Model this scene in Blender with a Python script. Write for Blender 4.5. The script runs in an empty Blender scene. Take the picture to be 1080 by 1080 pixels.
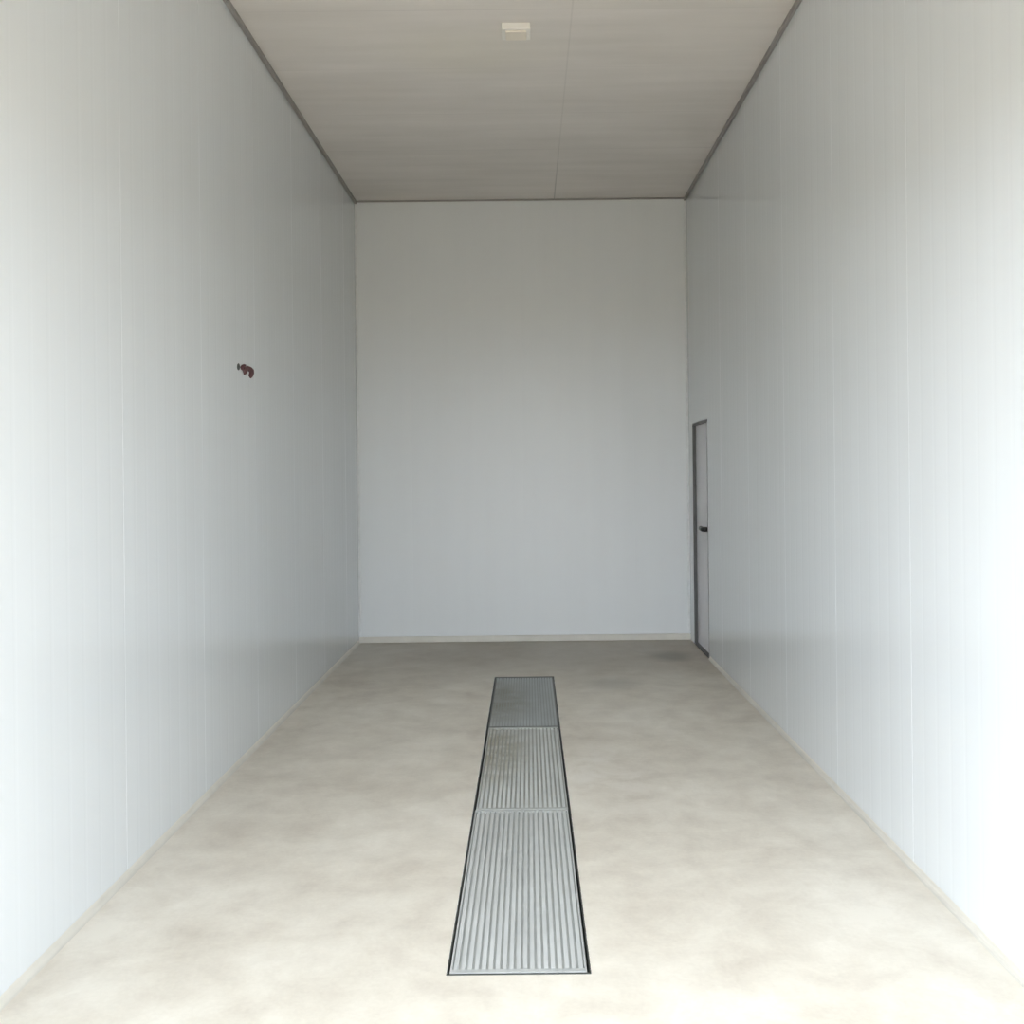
import bpy, bmesh, math, random
from mathutils import Vector, Matrix
random.seed(4)
S = bpy.context.scene
COL = S.collection

# ------------------------------------------------------------------ dimensions (metres)
XL, XR = -1.622, 1.527          # side walls
YB, YO = 9.73, 1.55             # back wall, open front
H = 4.198                       # ceiling
OPEN_H = 2.72                    # height of the open front
T = 0.12                        # panel thickness
DY0, DY1, DZ = 8.71, 9.47, 2.04   # doorway in right wall
DX0, DX1 = -0.279, 0.185        # drain trench
GY = (3.28, 4.87, 6.44, 8.01)   # grate joints
CAM = (0.0, 0.0, 1.604)

# ------------------------------------------------------------------ helpers
def link(o):
    COL.objects.link(o); return o

def obj(name, bm, mat, parent=None, smooth=False):
    me = bpy.data.meshes.new(name)
    bmesh.ops.recalc_face_normals(bm, faces=bm.faces[:])
    bm.to_mesh(me); bm.free()
    if smooth:
        for p in me.polygons: p.use_smooth = True
    me.materials.append(mat)
    o = link(bpy.data.objects.new(name, me))
    if parent is not None:
        o.parent = parent
        me.transform(Matrix.Translation(-Vector(root_loc(parent))))
    return o

def root_loc(o):
    v = Vector((0, 0, 0))
    while o is not None:
        v += o.location; o = o.parent
    return v

def empty(name, loc, label, cat, kind=None, group=None):
    o = link(bpy.data.objects.new(name, None)); o.location = loc
    o.empty_display_size = 0.1
    return tag(o, label, cat, kind, group)

def tag(o, label, cat, kind=None, group=None):
    o['label'] = label; o['category'] = cat
    if kind: o['kind'] = kind
    if group: o['group'] = group
    return o

def box(bm, a, b, bevel=0.0, seg=2):
    x0, y0, z0 = a; x1, y1, z1 = b
    vs = [bm.verts.new(p) for p in ((x0,y0,z0),(x1,y0,z0),(x1,y1,z0),(x0,y1,z0),(x0,y0,z1),(x1,y0,z1),(x1,y1,z1),(x0,y1,z1))]
    fs = [bm.faces.new([vs[i] for i in q]) for q in ((0,3,2,1),(4,5,6,7),(0,1,5,4),(1,2,6,5),(2,3,7,6),(3,0,4,7))]
    if bevel:
        es = list({e for f in fs for e in f.edges})
        bmesh.ops.bevel(bm, geom=es, offset=bevel, segments=seg, profile=0.5, affect='EDGES')
    return bm

def boxes(*lst, bevel=0.0):
    bm = bmesh.new()
    for a, b in lst: box(bm, a, b, bevel)
    return bm

def quad(bm, *pts):
    return bm.faces.new([bm.verts.new(p) for p in pts])

def tube(bm, path, r, n=14):
    path = [Vector(p) for p in path]; rings = []
    for i, p in enumerate(path):
        d = (path[min(i+1, len(path)-1)] - path[max(i-1, 0)]).normalized()
        u = d.orthogonal().normalized() if i == 0 else (u - d * u.dot(d)).normalized()
        w = d.cross(u)
        rings.append([bm.verts.new(p + r*(math.cos(2*math.pi*k/n)*u + math.sin(2*math.pi*k/n)*w)) for k in range(n)])
    for a, b in zip(rings, rings[1:]):
        for k in range(n): bm.faces.new((a[k], a[(k+1) % n], b[(k+1) % n], b[k]))
    bm.faces.new(rings[0][::-1]); bm.faces.new(rings[-1])

# ------------------------------------------------------------------ materials
class N:
    def __init__(s, name):
        s.m = bpy.data.materials.new(name); s.m.use_nodes = True
        s.t = s.m.node_tree; s.b = s.t.nodes['Principled BSDF']
        s.co = s.t.nodes.new('ShaderNodeNewGeometry').outputs['Position']
    def new(s, typ, **kw):
        n = s.t.nodes.new(typ)
        for k, v in kw.items(): setattr(n, k, v)
        return n
    def link(s, a, b): s.t.links.new(a, b)
    def val(s, sock, v):
        if hasattr(v, 'default_value') or isinstance(v, bpy.types.NodeSocket): s.link(v, sock)
        else: sock.default_value = v
    def math(s, op, a, b=0.0, clamp=False):
        n = s.new('ShaderNodeMath', operation=op, use_clamp=clamp); s.val(n.inputs[0], a); s.val(n.inputs[1], b); return n.outputs[0]
    def scale(s, v):
        n = s.new('ShaderNodeVectorMath', operation='MULTIPLY'); s.link(s.co, n.inputs[0]); n.inputs[1].default_value = v; return n.outputs[0]
    def noise(s, vec, sc, detail=4, rough=0.55, dist=0.0):
        n = s.new('ShaderNodeTexNoise'); s.link(vec, n.inputs['Vector'])
        n.inputs['Scale'].default_value = sc; n.inputs['Detail'].default_value = detail
        n.inputs['Roughness'].default_value = rough; n.inputs['Distortion'].default_value = dist
        return n.outputs['Fac']
    def ramp(s, fac, *stops):
        n = s.new('ShaderNodeValToRGB'); s.link(fac, n.inputs[0]); e = n.color_ramp.elements
        while len(e) < len(stops): e.new(0.5)
        for q, (p, c) in zip(e, stops): q.position = p; q.color = (*c, 1) if len(c) == 3 else c
        return n.outputs[0]
    def mix(s, fac, a, b, mode='MIX'):
        n = s.new('ShaderNodeMix', data_type='RGBA', blend_type=mode)
        s.val(n.inputs[0], fac)
        for sock, v in ((n.inputs[6], a), (n.inputs[7], b)):
            s.val(sock, (*v, 1) if isinstance(v, tuple) and len(v) == 3 else v)
        return n.outputs[2]
    def spot(s, x, y, rx, ry):
        """soft elliptical mask on the ground plane around (x, y)"""
        n = s.new('ShaderNodeVectorMath', operation='SUBTRACT'); s.link(s.co, n.inputs[0]); n.inputs[1].default_value = (x, y, 0)
        m = s.new('ShaderNodeVectorMath', operation='MULTIPLY'); s.link(n.outputs[0], m.inputs[0]); m.inputs[1].default_value = (1/rx, 1/ry, 0)
        l = s.new('ShaderNodeVectorMath', operation='LENGTH'); s.link(m.outputs[0], l.inputs[0])
        r = s.new('ShaderNodeMapRange', interpolation_type='SMOOTHSTEP'); s.link(l.outputs['Value'], r.inputs[0])
        r.inputs[1].default_value = 1; r.inputs[2].default_value = 0.2; r.inputs[3].default_value = 0; r.inputs[4].default_value = 1
        return r.outputs[0]
    def bump(s, h, st, dist=0.01):
        n = s.new('ShaderNodeBump'); s.link(h, n.inputs['Height']); n.inputs['Strength'].default_value = st; n.inputs['Distance'].default_value = dist
        s.link(n.outputs[0], s.b.inputs['Normal'])
    def set(s, color=None, rough=None, metal=None, spec=None):
        for k, v in (('Base Color', color), ('Roughness', rough), ('Metallic', metal), ('Specular IOR Level', spec)):
            if v is not None: s.val(s.b.inputs[k], (*v, 1) if isinstance(v, tuple) and len(v) == 3 else v)
        return s.m

def plain(name, c, rough=0.5, metal=0.0, spec=0.5, var=0.06, sc=18):
    n = N(name)
    f = n.noise(n.co, sc)
    lo = tuple(v*(1-var) for v in c); hi = tuple(min(1, v*(1+var)) for v in c)
    return n.set(n.ramp(f, (0.3, lo), (0.7, hi)), rough, metal, spec)

def panel_mat(name, base, rough, stretch):
    n = N(name)
    a = n.noise(n.scale(stretch), 1.0, 3)
    b = n.noise(n.co, 0.8, 2)
    f = n.math('ADD', n.math('MULTIPLY', a, 0.6), n.math('MULTIPLY', b, 0.4))
    c = n.ramp(f, (0.3, tuple(v*0.965 for v in base)), (0.7, base))
    n.bump(n.noise(n.scale((3, 3, 1.2)), 1.0, 2), 0.025, 0.02)
    return n.set(c, rough, 0, 0.5)

WALL = (0.735, 0.765, 0.78)
M_wall = panel_mat('white_panel', WALL, 0.09, (9, 9, 0.15))
M_back = panel_mat('white_back_panel', (0.76, 0.775, 0.77), 0.40, (6, 6, 0.2))

n = N('concrete_ceiling')
f1 = n.noise(n.scale((0.5, 1.6, 1)), 1.3, 4); f2 = n.noise(n.scale((0.35, 4.0, 1)), 2.2, 3)
c = n.ramp(n.math('ADD', n.math('MULTIPLY', f1, 0.6), n.math('MULTIPLY', f2, 0.4)), (0.32, (0.70, 0.66, 0.615)), (0.68, (0.82, 0.775, 0.735)))
c = n.mix(n.math('MULTIPLY', n.spot(-0.35, 6.3, 0.75, 0.5), 0.25), c, (0.72, 0.68, 0.54))
sep = n.new('ShaderNodeSeparateXYZ'); n.link(n.co, sep.inputs[0])
jx = n.math('LESS_THAN', n.math('ABSOLUTE', n.math('SUBTRACT', sep.outputs[0], 0.275)), 0.005)
jf = n.math('ABSOLUTE', n.math('SUBTRACT', n.math('FRACT', n.math('DIVIDE', n.math('SUBTRACT', sep.outputs[1], 2.42), 0.83)), 0.5))
jy = n.math('GREATER_THAN', jf, 0.492)
vis = n.ramp(n.noise(n.scale((0.8, 0.8, 1)), 1.0, 2), (0.4, (0.25,)*3), (0.6, (1,)*3))
fade = n.new('ShaderNodeMapRange'); n.link(sep.outputs[1], fade.inputs[0])
fade.inputs[1].default_value = 8.0; fade.inputs[2].default_value = 9.3; fade.inputs[3].default_value = 0.12; fade.inputs[4].default_value = 0.45
c = n.mix(n.math('MULTIPLY', jx, fade.outputs[0]), c, (0.30, 0.285, 0.26))
c = n.mix(n.math('MULTIPLY', n.math('MULTIPLY', jy, vis), 0.13), c, (0.35, 0.33, 0.30))
M_ceil = n.set(c, 0.75, 0, 0.3)

n = N('floor_concrete')
f1 = n.noise(n.scale((1, 0.8, 1)), 1.1, 6, 0.6, 0.6)
f2 = n.noise(n.co, 4.0, 6, 0.65, 0.25)
f3 = n.noise(n.co, 60, 3)
f = n.math('ADD', n.math('ADD', n.math('MULTIPLY', f1, 0.45), n.math('MULTIPLY', f2, 0.45)), n.math('MULTIPLY', f3, 0.10))
c = n.ramp(f, (0.36, (0.62, 0.555, 0.465)), (0.5, (0.75, 0.69, 0.59)), (0.62, (0.85, 0.795, 0.695)))
pale = n.math('MULTIPLY', n.spot(0.42, 5.4, 0.35, 0.9), n.ramp(f2, (0.42, (0, 0, 0)), (0.62, (1, 1, 1))))
c = n.mix(n.math('MULTIPLY', pale, 0.55), c, (0.80, 0.75, 0.68))
damp = n.math('MULTIPLY', n.spot(1.22, 8.85, 0.26, 0.36), 0.72)
c = n.mix(damp, c, (0.22, 0.195, 0.155))
c = n.mix(n.math('MULTIPLY', n.spot(0.2, 9.6, 3.4, 2.6), 0.62), c, (0.27, 0.235, 0.185))  # daylight falloff painted into the floor colour, darker towards the end wall
c = n.mix(n.math('MULTIPLY', n.spot(0.62, 7.75, 0.30, 0.35), 0.4), c, (0.35, 0.32, 0.27))
n.bump(f2, 0.06, 0.01)
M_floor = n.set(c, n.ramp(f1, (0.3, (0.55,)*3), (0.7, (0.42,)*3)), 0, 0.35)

M_cove = plain('cream_coving', (0.66, 0.63, 0.56), 0.5, sc=5)
M_trimg = plain('grey_trim', (0.32, 0.305, 0.285), 0.5, 0, 0.4)
M_trimw = plain('white_trim', (0.74, 0.75, 0.74), 0.4)
M_frame = plain('dark_door_frame', (0.075, 0.075, 0.072), 0.45)
M_leaf = plain('door_leaf_grey', (0.74, 0.73, 0.75), 0.35, var=0.02, sc=3)
M_gasket = plain('grey_gasket', (0.30, 0.30, 0.30), 0.6)
M_black = plain('black_lever', (0.012, 0.012, 0.012), 0.35)
M_rose = plain('pale_rose', (0.55, 0.56, 0.55), 0.35, 0.6)
M_lamp = plain('lamp_housing', (0.86, 0.83, 0.77), 0.4, var=0.02)
M_diff = plain('lamp_diffuser', (0.84, 0.77, 0.66), 0.35, var=0.02)
M_shadow = plain('lamp_side', (0.42, 0.41, 0.38), 0.5)
M_dot = plain('dark_paint', (0.05, 0.06, 0.05), 0.6)
M_red = plain('red_paint', (0.095, 0.024, 0.028), 0.6, var=0.3, sc=40)
M_pit = plain('trench_concrete', (0.16, 0.16, 0.145), 0.8)
M_edge = plain('trench_edge_steel', (0.06, 0.065, 0.055), 0.55, 0.3, sc=9)
M_steel_outside = plain('outer_steel', (0.55, 0.56, 0.56), 0.5)

def grate_mat(name, base, stain, amount, cx, cy):
    n = N(name)
    f = n.noise(n.scale((5, 1.2, 1)), 2.0, 5, 0.6)
    c = n.ramp(f, (0.3, tuple(v*0.85 for v in base)), (0.7, base))
    dirt = n.math('MULTIPLY', n.spot(cx, cy, 0.30, 0.9), n.ramp(n.noise(n.co, 7, 4), (0.35, (0.35,)*3), (0.6, (1,)*3)))
    c = n.mix(n.math('MULTIPLY', dirt, amount), c, stain)
    return n.set(c, 0.5, 0.15, 0.5)
M_gr = [grate_mat('galvanised_near', (0.68, 0.69, 0.67), (0.3, 0.28, 0.22), 0.15, -0.2, 4.5),
        grate_mat('galvanised_middle', (0.72, 0.735, 0.71), (0.36, 0.33, 0.24), 0.9, -0.24, 5.9),
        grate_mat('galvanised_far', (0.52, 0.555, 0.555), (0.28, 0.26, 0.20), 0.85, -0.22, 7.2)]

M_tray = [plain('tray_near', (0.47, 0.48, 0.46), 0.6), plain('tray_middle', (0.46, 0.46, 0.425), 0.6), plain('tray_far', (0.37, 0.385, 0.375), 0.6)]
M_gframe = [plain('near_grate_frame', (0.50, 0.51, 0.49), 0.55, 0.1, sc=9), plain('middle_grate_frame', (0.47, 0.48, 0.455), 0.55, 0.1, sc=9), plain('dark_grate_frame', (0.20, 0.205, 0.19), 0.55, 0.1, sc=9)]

# ------------------------------------------------------------------ the shell
def side_wall(name, x, sgn, hole, mat, label):
    """profiled sandwich-panel wall: wide joints every metre, fine ribs between; sgn = outward direction"""
    bm = bmesh.new()
    prof = [(YO, 0.0)]
    pitch = 0.125; k = 0; y = YO + 0.05
    while y < YB - 0.03:
        if not (hole and DY0 - 0.06 < y < DY1 + 0.06):
            if k % 8 == 4: w, d = 0.005, 0.0010
            else: w, d = 0.014, 0.00024
            prof += [(y - w, 0.0), (y - w*0.4, d), (y + w*0.4, d), (y + w, 0.0)]
        y += pitch; k += 1
    if hole: prof += [(DY0, 0.0), (DY1, 0.0)]
    prof.append((YB, 0.0)); prof.sort()
    for (ya, da), (yb, db) in zip(prof, prof[1:]):
        z0 = DZ if hole and ya >= DY0 - 1e-6 and yb <= DY1 + 1e-6 else 0.0
        quad(bm, (x + sgn*da, ya, z0), (x + sgn*db, yb, z0), (x + sgn*db, yb, H), (x + sgn*da, ya, H))
    # outer skin and end caps
    xo = x + sgn*T
    if hole:
        quad(bm, (xo, YO, 0), (xo, DY0, 0), (xo, DY0, H), (xo, YO, H))
        quad(bm, (xo, DY0, DZ), (xo, DY1, DZ), (xo, DY1, H), (xo, DY0, H))
        quad(bm, (xo, DY1, 0), (xo, YB + T, 0), (xo, YB + T, H), (xo, DY1, H))
        quad(bm, (x, DY0, 0), (xo, DY0, 0), (xo, DY0, DZ), (x, DY0, DZ))
        quad(bm, (x, DY1, 0), (xo, DY1, 0), (xo, DY1, DZ), (x, DY1, DZ))
        quad(bm, (x, DY0, DZ), (xo, DY0, DZ), (xo, DY1, DZ), (x, DY1, DZ))
    else:
        quad(bm, (xo, YO, 0), (xo, YB + T, 0), (xo, YB + T, H), (xo, YO, H))
    quad(bm, (x, YO, 0), (xo, YO, 0), (xo, YO, H), (x, YO, H))
    return tag(obj(name, bm, mat), label, 'wall', 'structure')

side_wall('wall_left', XL, -1, False, M_wall, 'tall white ribbed panel wall on the left, carrying the small red mark')
side_wall('wall_right', XR, 1, True, M_wall, 'tall white ribbed panel wall on the right, with the narrow door')

bm = bmesh.new()
xs = [XL, XL+0.52, XL+1.575, XL+2.63, XR]
prof = [(XL, 0)]
for x in xs[1:-1]: prof += [(x-0.003, 0), (x-0.001, 0.0005), (x+0.001, 0.0005), (x+0.003, 0)]
prof.append((XR, 0))
for (xa, da), (xb, db) in zip(prof, prof[1:]):
    quad(bm, (xa, YB+da, 0), (xb, YB+db, 0), (xb, YB+db, H), (xa, YB+da, H))
quad(bm, (XL, YB+T, 0), (XR, YB+T, 0), (XR, YB+T, H), (XL, YB+T, H))
tag(obj('wall_back', bm, M_back), 'plain pale grey-white end wall facing the opening', 'wall', 'structure')

# front wall: header over the full-width opening
tag(obj('wall_front', boxes(((XL-T, YO-0.12, OPEN_H), (XR+T, YO, H+0.2)), ((XL-T, YO-0.12, 0), (XL, YO, OPEN_H)), ((XR, YO-0.12, 0), (XR+T, YO, OPEN_H))), M_steel_outside),
    'front wall over the full-width opening behind the viewer', 'wall', 'structure')

# ceiling: concrete slabs with faint joints
bm = bmesh.new()
quad(bm, (XL, YO, H), (XR, YO, H), (XR, YB, H), (XL, YB, H))
quad(bm, (XL-T, YO, H+0.2), (XR+T, YO, H+0.2), (XR+T, YB+T, H+0.2), (XL-T, YB+T, H+0.2))
tag(obj('ceiling', bm, M_ceil), 'beige-grey concrete slab ceiling with faint stains', 'ceiling', 'structure')

# floor with the trench cut out
bm = bmesh.new()
PT = 0.055
GY0, GY1 = GY[0]-0.012, GY[3]+0.012
for a, b, c2, d in ((XL-T, YO, DX0, YB+T), (DX1, YO, XR+T+0.0, YB+T), (DX0, YO, DX1, GY0), (DX0, GY1, DX1, YB+T)):
    quad(bm, (a, b, 0), (c2, b, 0), (c2, d, 0), (a, d, 0))
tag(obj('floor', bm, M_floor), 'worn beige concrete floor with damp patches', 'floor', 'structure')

# apron outside the opening
nA = N('apron_concrete')
M_apron = nA.set(nA.ramp(nA.noise(nA.co, 1.5, 5), (0.3, (0.42, 0.385, 0.32)), (0.7, (0.50, 0.46, 0.39))), 0.85, 0, 0.2)
bm = bmesh.new(); quad(bm, (-40, -50, -0.002), (40, -50, -0.002), (40, YO, -0.002), (-40, YO, -0.002))
tag(obj('ground', bm, M_apron), 'sunlit pale concrete yard outside the opening', 'ground', 'structure')

# covings and curb
def cove(name, x, sgn, y0, y1, label):
    bm = bmesh.new(); w, h, N_ = 0.019, 0.028, 4
    pr = [(0, h)] + [(w*(1-math.cos(t))*1.0, h*(1-math.sin(t))) for t in [math.pi/2*i/N_ for i in range(1, N_)]] + [(w, 0.0)]
    for (a, za), (b, zb) in zip(pr, pr[1:]):
        quad(bm, (x+sgn*a, y0, za), (x+sgn*b, y0, zb), (x+sgn*b, y1, zb), (x+sgn*a, y1, za))
    for y in (y0, y1):
        bm.faces.new([bm.verts.new((x+sgn*a, y, z)) for a, z in pr] + [bm.verts.new((x, y, 0))])
    bmesh.ops.remove_doubles(bm, verts=bm.verts[:], dist=1e-5)
    return tag(obj(name, bm, M_cove), label, 'coving', 'structure')
cove('baseboard_left', XL, 1, YO, YB-0.03, 'thin cream sealing strip at the foot of left wall')
cove('baseboard_right', XR, -1, YO, DY0-0.01, 'thin cream sealing strip at the foot of right wall')
tag(obj('baseboard_back', boxes(((XL, YB-0.03, 0), (XR, YB-0.0005, 0.056)), bevel=0.006), M_cove), 'cream curb at the foot of end wall', 'curb', 'structure')
tag(obj('trim_1', boxes(((XL+0.0005, YO, H-0.032), (XL+0.022, YB-0.001, H-0.0005)), bevel=0.003), M_trimg), 'thin grey angle trim where left wall meets ceiling', 'trim', 'structure')
tag(obj('trim_2', boxes(((XR-0.022, YO, H-0.032), (XR-0.0005, YB-0.001, H-0.0005)), bevel=0.003), M_trimg), 'thin grey angle trim where right wall meets ceiling', 'trim', 'structure')
tag(obj('trim_3', boxes(((XL+0.023, YB-0.014, H-0.016), (XR-0.023, YB-0.0005, H-0.0005)), bevel=0.002), M_trimg), 'thin grey line where end wall meets ceiling', 'trim', 'structure')
tag(obj('trim_4', boxes(((XL+0.0005, YB-0.022, 0.057), (XL+0.022, YB-0.0005, H-0.033)), bevel=0.003), M_trimw), 'white upright corner strip left of end wall', 'trim', 'structure')
tag(obj('trim_5', boxes(((XR-0.022, YB-0.022, 0.057), (XR-0.0005, YB-0.0005, H-0.033)), bevel=0.003), M_trimw), 'white upright corner strip right of end wall', 'trim', 'structure')

# ------------------------------------------------------------------ door
d = empty('door_1', (XR, (DY0+DY1)/2, 0.0), 'narrow grey-white service door in dark frame near the end of right wall', 'door', 'structure')
e = 0.0015
fw, rec = 0.020, 0.024
FY0, FY1, FZ0, FZ1 = DY0+e, DY1-e, 0.001, DZ-e
obj('door_frame', boxes(
    ((XR-0.006, FY1-fw, FZ0), (XR+T, FY1, FZ1)),
    ((XR-0.006, FY0, FZ1-fw), (XR+T, FY1-fw, FZ1)),
    ((XR-0.006, FY0+0.012, FZ0), (XR+T, FY1-fw, FZ0+0.014)), bevel=0.002), M_frame, d)
obj('door_jamb', boxes(((XR-0.004, FY0, FZ0), (XR+T, FY0+0.012, FZ1-fw-0.001)), bevel=0.002), M_gasket, d)['label'] = 'thin grey near jamb'
obj('door_leaf', boxes(((XR+rec, FY0+0.014, FZ0+0.016), (XR+rec+0.045, FY1-fw-0.002, FZ1-fw-0.002)), bevel=0.003), M_leaf, d)
hy, hz = 8.83, 1.093
bm = bmesh.new(); box(bm, (XR+rec-0.010, hy-0.022, hz-0.10), (XR+rec-0.0005, hy+0.022, hz+0.06), 0.003)
h = obj('door_handle', bm, M_rose, d); h['label'] = 'pale handle plate with black lever'
bm = bmesh.new()
xx = XR + rec
tube(bm, [(xx-0.011, hy, hz), (xx-0.034, hy, hz), (xx-0.044, hy+0.012, hz), (xx-0.047, hy+0.03, hz), (xx-0.047, hy+0.12, hz+0.004)], 0.021)
obj('lever', bm, M_black, h, True)['label'] = 'black lever'

# ------------------------------------------------------------------ ceiling light
lx, ly, lw, ld, lh = -0.043, 5.90, 0.166, 0.155, 0.040
L = empty('ceiling_light', (lx, ly+ld/2, H), 'small square white light fitting on the concrete ceiling', 'ceiling light')
bm = boxes(((lx-lw/2, ly, H-lh), (lx+lw/2, ly+ld, H-0.0005)), bevel=0.005)
obj('housing', bm, M_lamp, L)
bm = boxes(((lx-lw/2+0.022, ly+0.018, H-lh-0.010), (lx+lw/2-0.022, ly+ld-0.018, H-lh+0.002)), bevel=0.006)
obj('diffuser', bm, M_diff, L)['label'] = 'slightly darker square lens'

# ------------------------------------------------------------------ red mark on the left wall
Wk = empty('wall_marking', (XL, 5.9, 2.17), 'small dark red mark with a dark dot on the left wall', 'marking')
def wall_shape(polys, th=0.002):
    bm = bmesh.new()
    for q, poly in enumerate(polys):
        th_q = th + 0.0012*q; x0 = XL + 0.0006 + 0.0001*q
        a = [bm.verts.new((x0, y, z)) for y, z in poly]
        b = [bm.verts.new((x0+th_q, y, z)) for y, z in poly]
        bm.faces.new(a); bm.faces.new(b[::-1])
        for i in range(len(poly)):
            j = (i+1) % len(poly); bm.faces.new((a[i], b[i], b[j], a[j]))
    return bm
# outlines in wall metres (depth y, height z)
DOT = [(5.779, 2.216), (5.775, 2.206), (5.765, 2.198), (5.752, 2.194), (5.739, 2.195), (5.730, 2.201), (5.726, 2.211), (5.730, 2.221), (5.740, 2.229), (5.753, 2.233), (5.766, 2.232), (5.776, 2.226)]
STROKES = [[(5.790, 2.217), (5.817, 2.231), (5.871, 2.242), (5.908, 2.240), (5.882, 2.225), (5.840, 2.200), (5.804, 2.204)],
    [(5.839, 2.198), (5.890, 2.228), (5.924, 2.238), (5.983, 2.237), (5.957, 2.218), (5.922, 2.203), (5.905, 2.188), (5.863, 2.179)],
    [(5.925, 2.233), (5.964, 2.238), (6.015, 2.237), (6.063, 2.228), (6.068, 2.207), (6.039, 2.185), (5.995, 2.170), (5.961, 2.183), (5.981, 2.206), (5.950, 2.212), (5.916, 2.216)]]
obj('dot', wall_shape([DOT]), M_dot, Wk)['label'] = 'dark grey dot'
obj('strokes', wall_shape(STROKES), M_red, Wk)['label'] = 'dark red strokes'

# ------------------------------------------------------------------ floor drain
Dn = empty('floor_drain', ((DX0+DX1)/2, (GY0+GY1)/2, 0), 'long dark-edged drain channel set in the middle of the concrete floor', 'drain')
bm = bmesh.new()
z0 = -PT
quad(bm, (DX0, GY0, z0), (DX1, GY0, z0), (DX1, GY1, z0), (DX0, GY1, z0))
for a, b in (((DX0, GY0), (DX0, GY1)), ((DX1, GY0), (DX1, GY1)), ((DX0, GY0), (DX1, GY0)), ((DX0, GY1), (DX1, GY1))):
    quad(bm, (*a, z0), (*b, z0), (*b, -0.0005), (*a, -0.0005))
obj('channel', bm, M_pit, Dn)
w = 0.006
obj('edge_frame', boxes(((DX0+0.0005, GY0+0.0005, -0.05), (DX0+w, GY1-0.0005, 0.002)), ((DX1-w, GY0+0.0005, -0.05), (DX1-0.0005, GY1-0.0005, 0.002)),
    ((DX0+w, GY1-w, -0.05), (DX1-w, GY1-0.0005, 0.002)), ((DX0+w, GY0+0.0005, -0.05), (DX1-w, GY0+w, 0.002)),
    ((DX0+w, GY0+w, -0.05), (DX0+0.022, GY1-w, -0.034)), ((DX1-0.022, GY0+w, -0.05), (DX1-w, GY1-w, -0.034))), M_edge, Dn)

def grate(i, y0, y1, gap_l, gap_r, nb, fill, label):
    x0, x1 = DX0 + gap_l, DX1 - gap_r
    zt, zb = 0.001, -0.0335
    r = empty('drain_grate', ((x0+x1)/2, (y0+y1)/2, 0), label, 'grate', group='steel grates over the floor drain')
    y0 += 0.004; y1 -= 0.004
    eb = 0.022
    obj('frame', boxes(((x0, y0, zb), (x1, y0+eb, zt)), ((x0, y1-eb, zb), (x1, y1, zt)),
        ((x0, y0+eb, zb), (x0+0.007, y1-eb, zt)), ((x1-0.007, y0+eb, zb), (x1, y1-eb, zt)), bevel=0.001), M_gframe[i], r)
    p = (x1-x0-0.014)/nb; lst = []
    for k in range(nb):
        c = x0 + 0.007 + p*(k+0.5)
        lst.append(((c-p*fill/2, y0+eb, -0.0065), (c+p*fill/2, y1-eb, zt-0.0002)))
    obj('bars', boxes(*lst), M_gr[i], r)
    obj('tray', boxes(((x0+0.0075, y0+eb+0.0005, -0.0085), (x1-0.0075, y1-eb-0.0005, -0.0065))), M_tray[i], r)
    return r
grate(0, GY[0], GY[1], 0.010, 0.013, 19, 0.60, 'bright steel drain grate nearest the opening')
grate(1, GY[1], GY[2], 0.014, 0.012, 19, 0.60, 'middle steel drain grate, brown dirt along its left side')
grate(2, GY[2], GY[3], 0.010, 0.008, 22, 0.66, 'dark bluish stained drain grate nearest the end wall')

# ------------------------------------------------------------------ light
W = bpy.data.worlds.new('World'); S.world = W; W.use_nodes = True
nt = W.node_tree; bg = nt.nodes['Background']
tc = nt.nodes.new('ShaderNodeTexCoord')
dt = nt.nodes.new('ShaderNodeVectorMath'); dt.operation = 'DOT_PRODUCT'
nt.links.new(tc.outputs['Generated'], dt.inputs[0]); dt.inputs[1].default_value = Vector((-0.75, -0.60, 0.30)).normalized()
mr = nt.nodes.new('ShaderNodeMapRange'); mr.inputs[1].default_value = 0.2; mr.inputs[2].default_value = 1.0
mr.inputs[3].default_value = 3.5; mr.inputs[4].default_value = 6.0
nt.links.new(dt.outputs['Value'], mr.inputs[0]); sx = nt.nodes.new('ShaderNodeSeparateXYZ'); nt.links.new(tc.outputs['Generated'], sx.inputs[0])
zr = nt.nodes.new('ShaderNodeMapRange'); nt.links.new(sx.outputs[2], zr.inputs[0])
zr.inputs[1].default_value = 0.0; zr.inputs[2].default_value = 0.9; zr.inputs[3].default_value = 1.12; zr.inputs[4].default_value = 0.40
mu = nt.nodes.new('ShaderNodeMath'); mu.operation = 'MULTIPLY'
nt.links.new(mr.outputs[0], mu.inputs[0]); nt.links.new(zr.outputs[0], mu.inputs[1]); nt.links.new(mu.outputs[0], bg.inputs[1])
bg.inputs[0].default_value = (0.885, 0.955, 1.035, 1)
sun = bpy.data.lights.new('sun', 'SUN'); sun.energy = 10.0; sun.angle = math.radians(2); sun.color = (1, 0.90, 0.76)
so = link(bpy.data.objects.new('sun', sun))
so.rotation_euler = Vector((0.62, -0.12, -0.78)).to_track_quat('-Z', 'Y').to_euler()

# ------------------------------------------------------------------ camera
cam = bpy.data.cameras.new('camera'); cam.sensor_width = 36; cam.lens = 36.0
cam.shift_x = -17/1080; cam.shift_y = -42/1080; cam.clip_start = 0.02
co = link(bpy.data.objects.new('camera', cam))
co.matrix_world = Matrix.Translation(CAM) @ Matrix.Rotation(math.pi/2, 4, 'X') @ Matrix.Rotation(-0.0107, 4, 'Z')
S.camera = co
S.view_settings.view_transform = 'Standard'
S.view_settings.exposure = 0.83
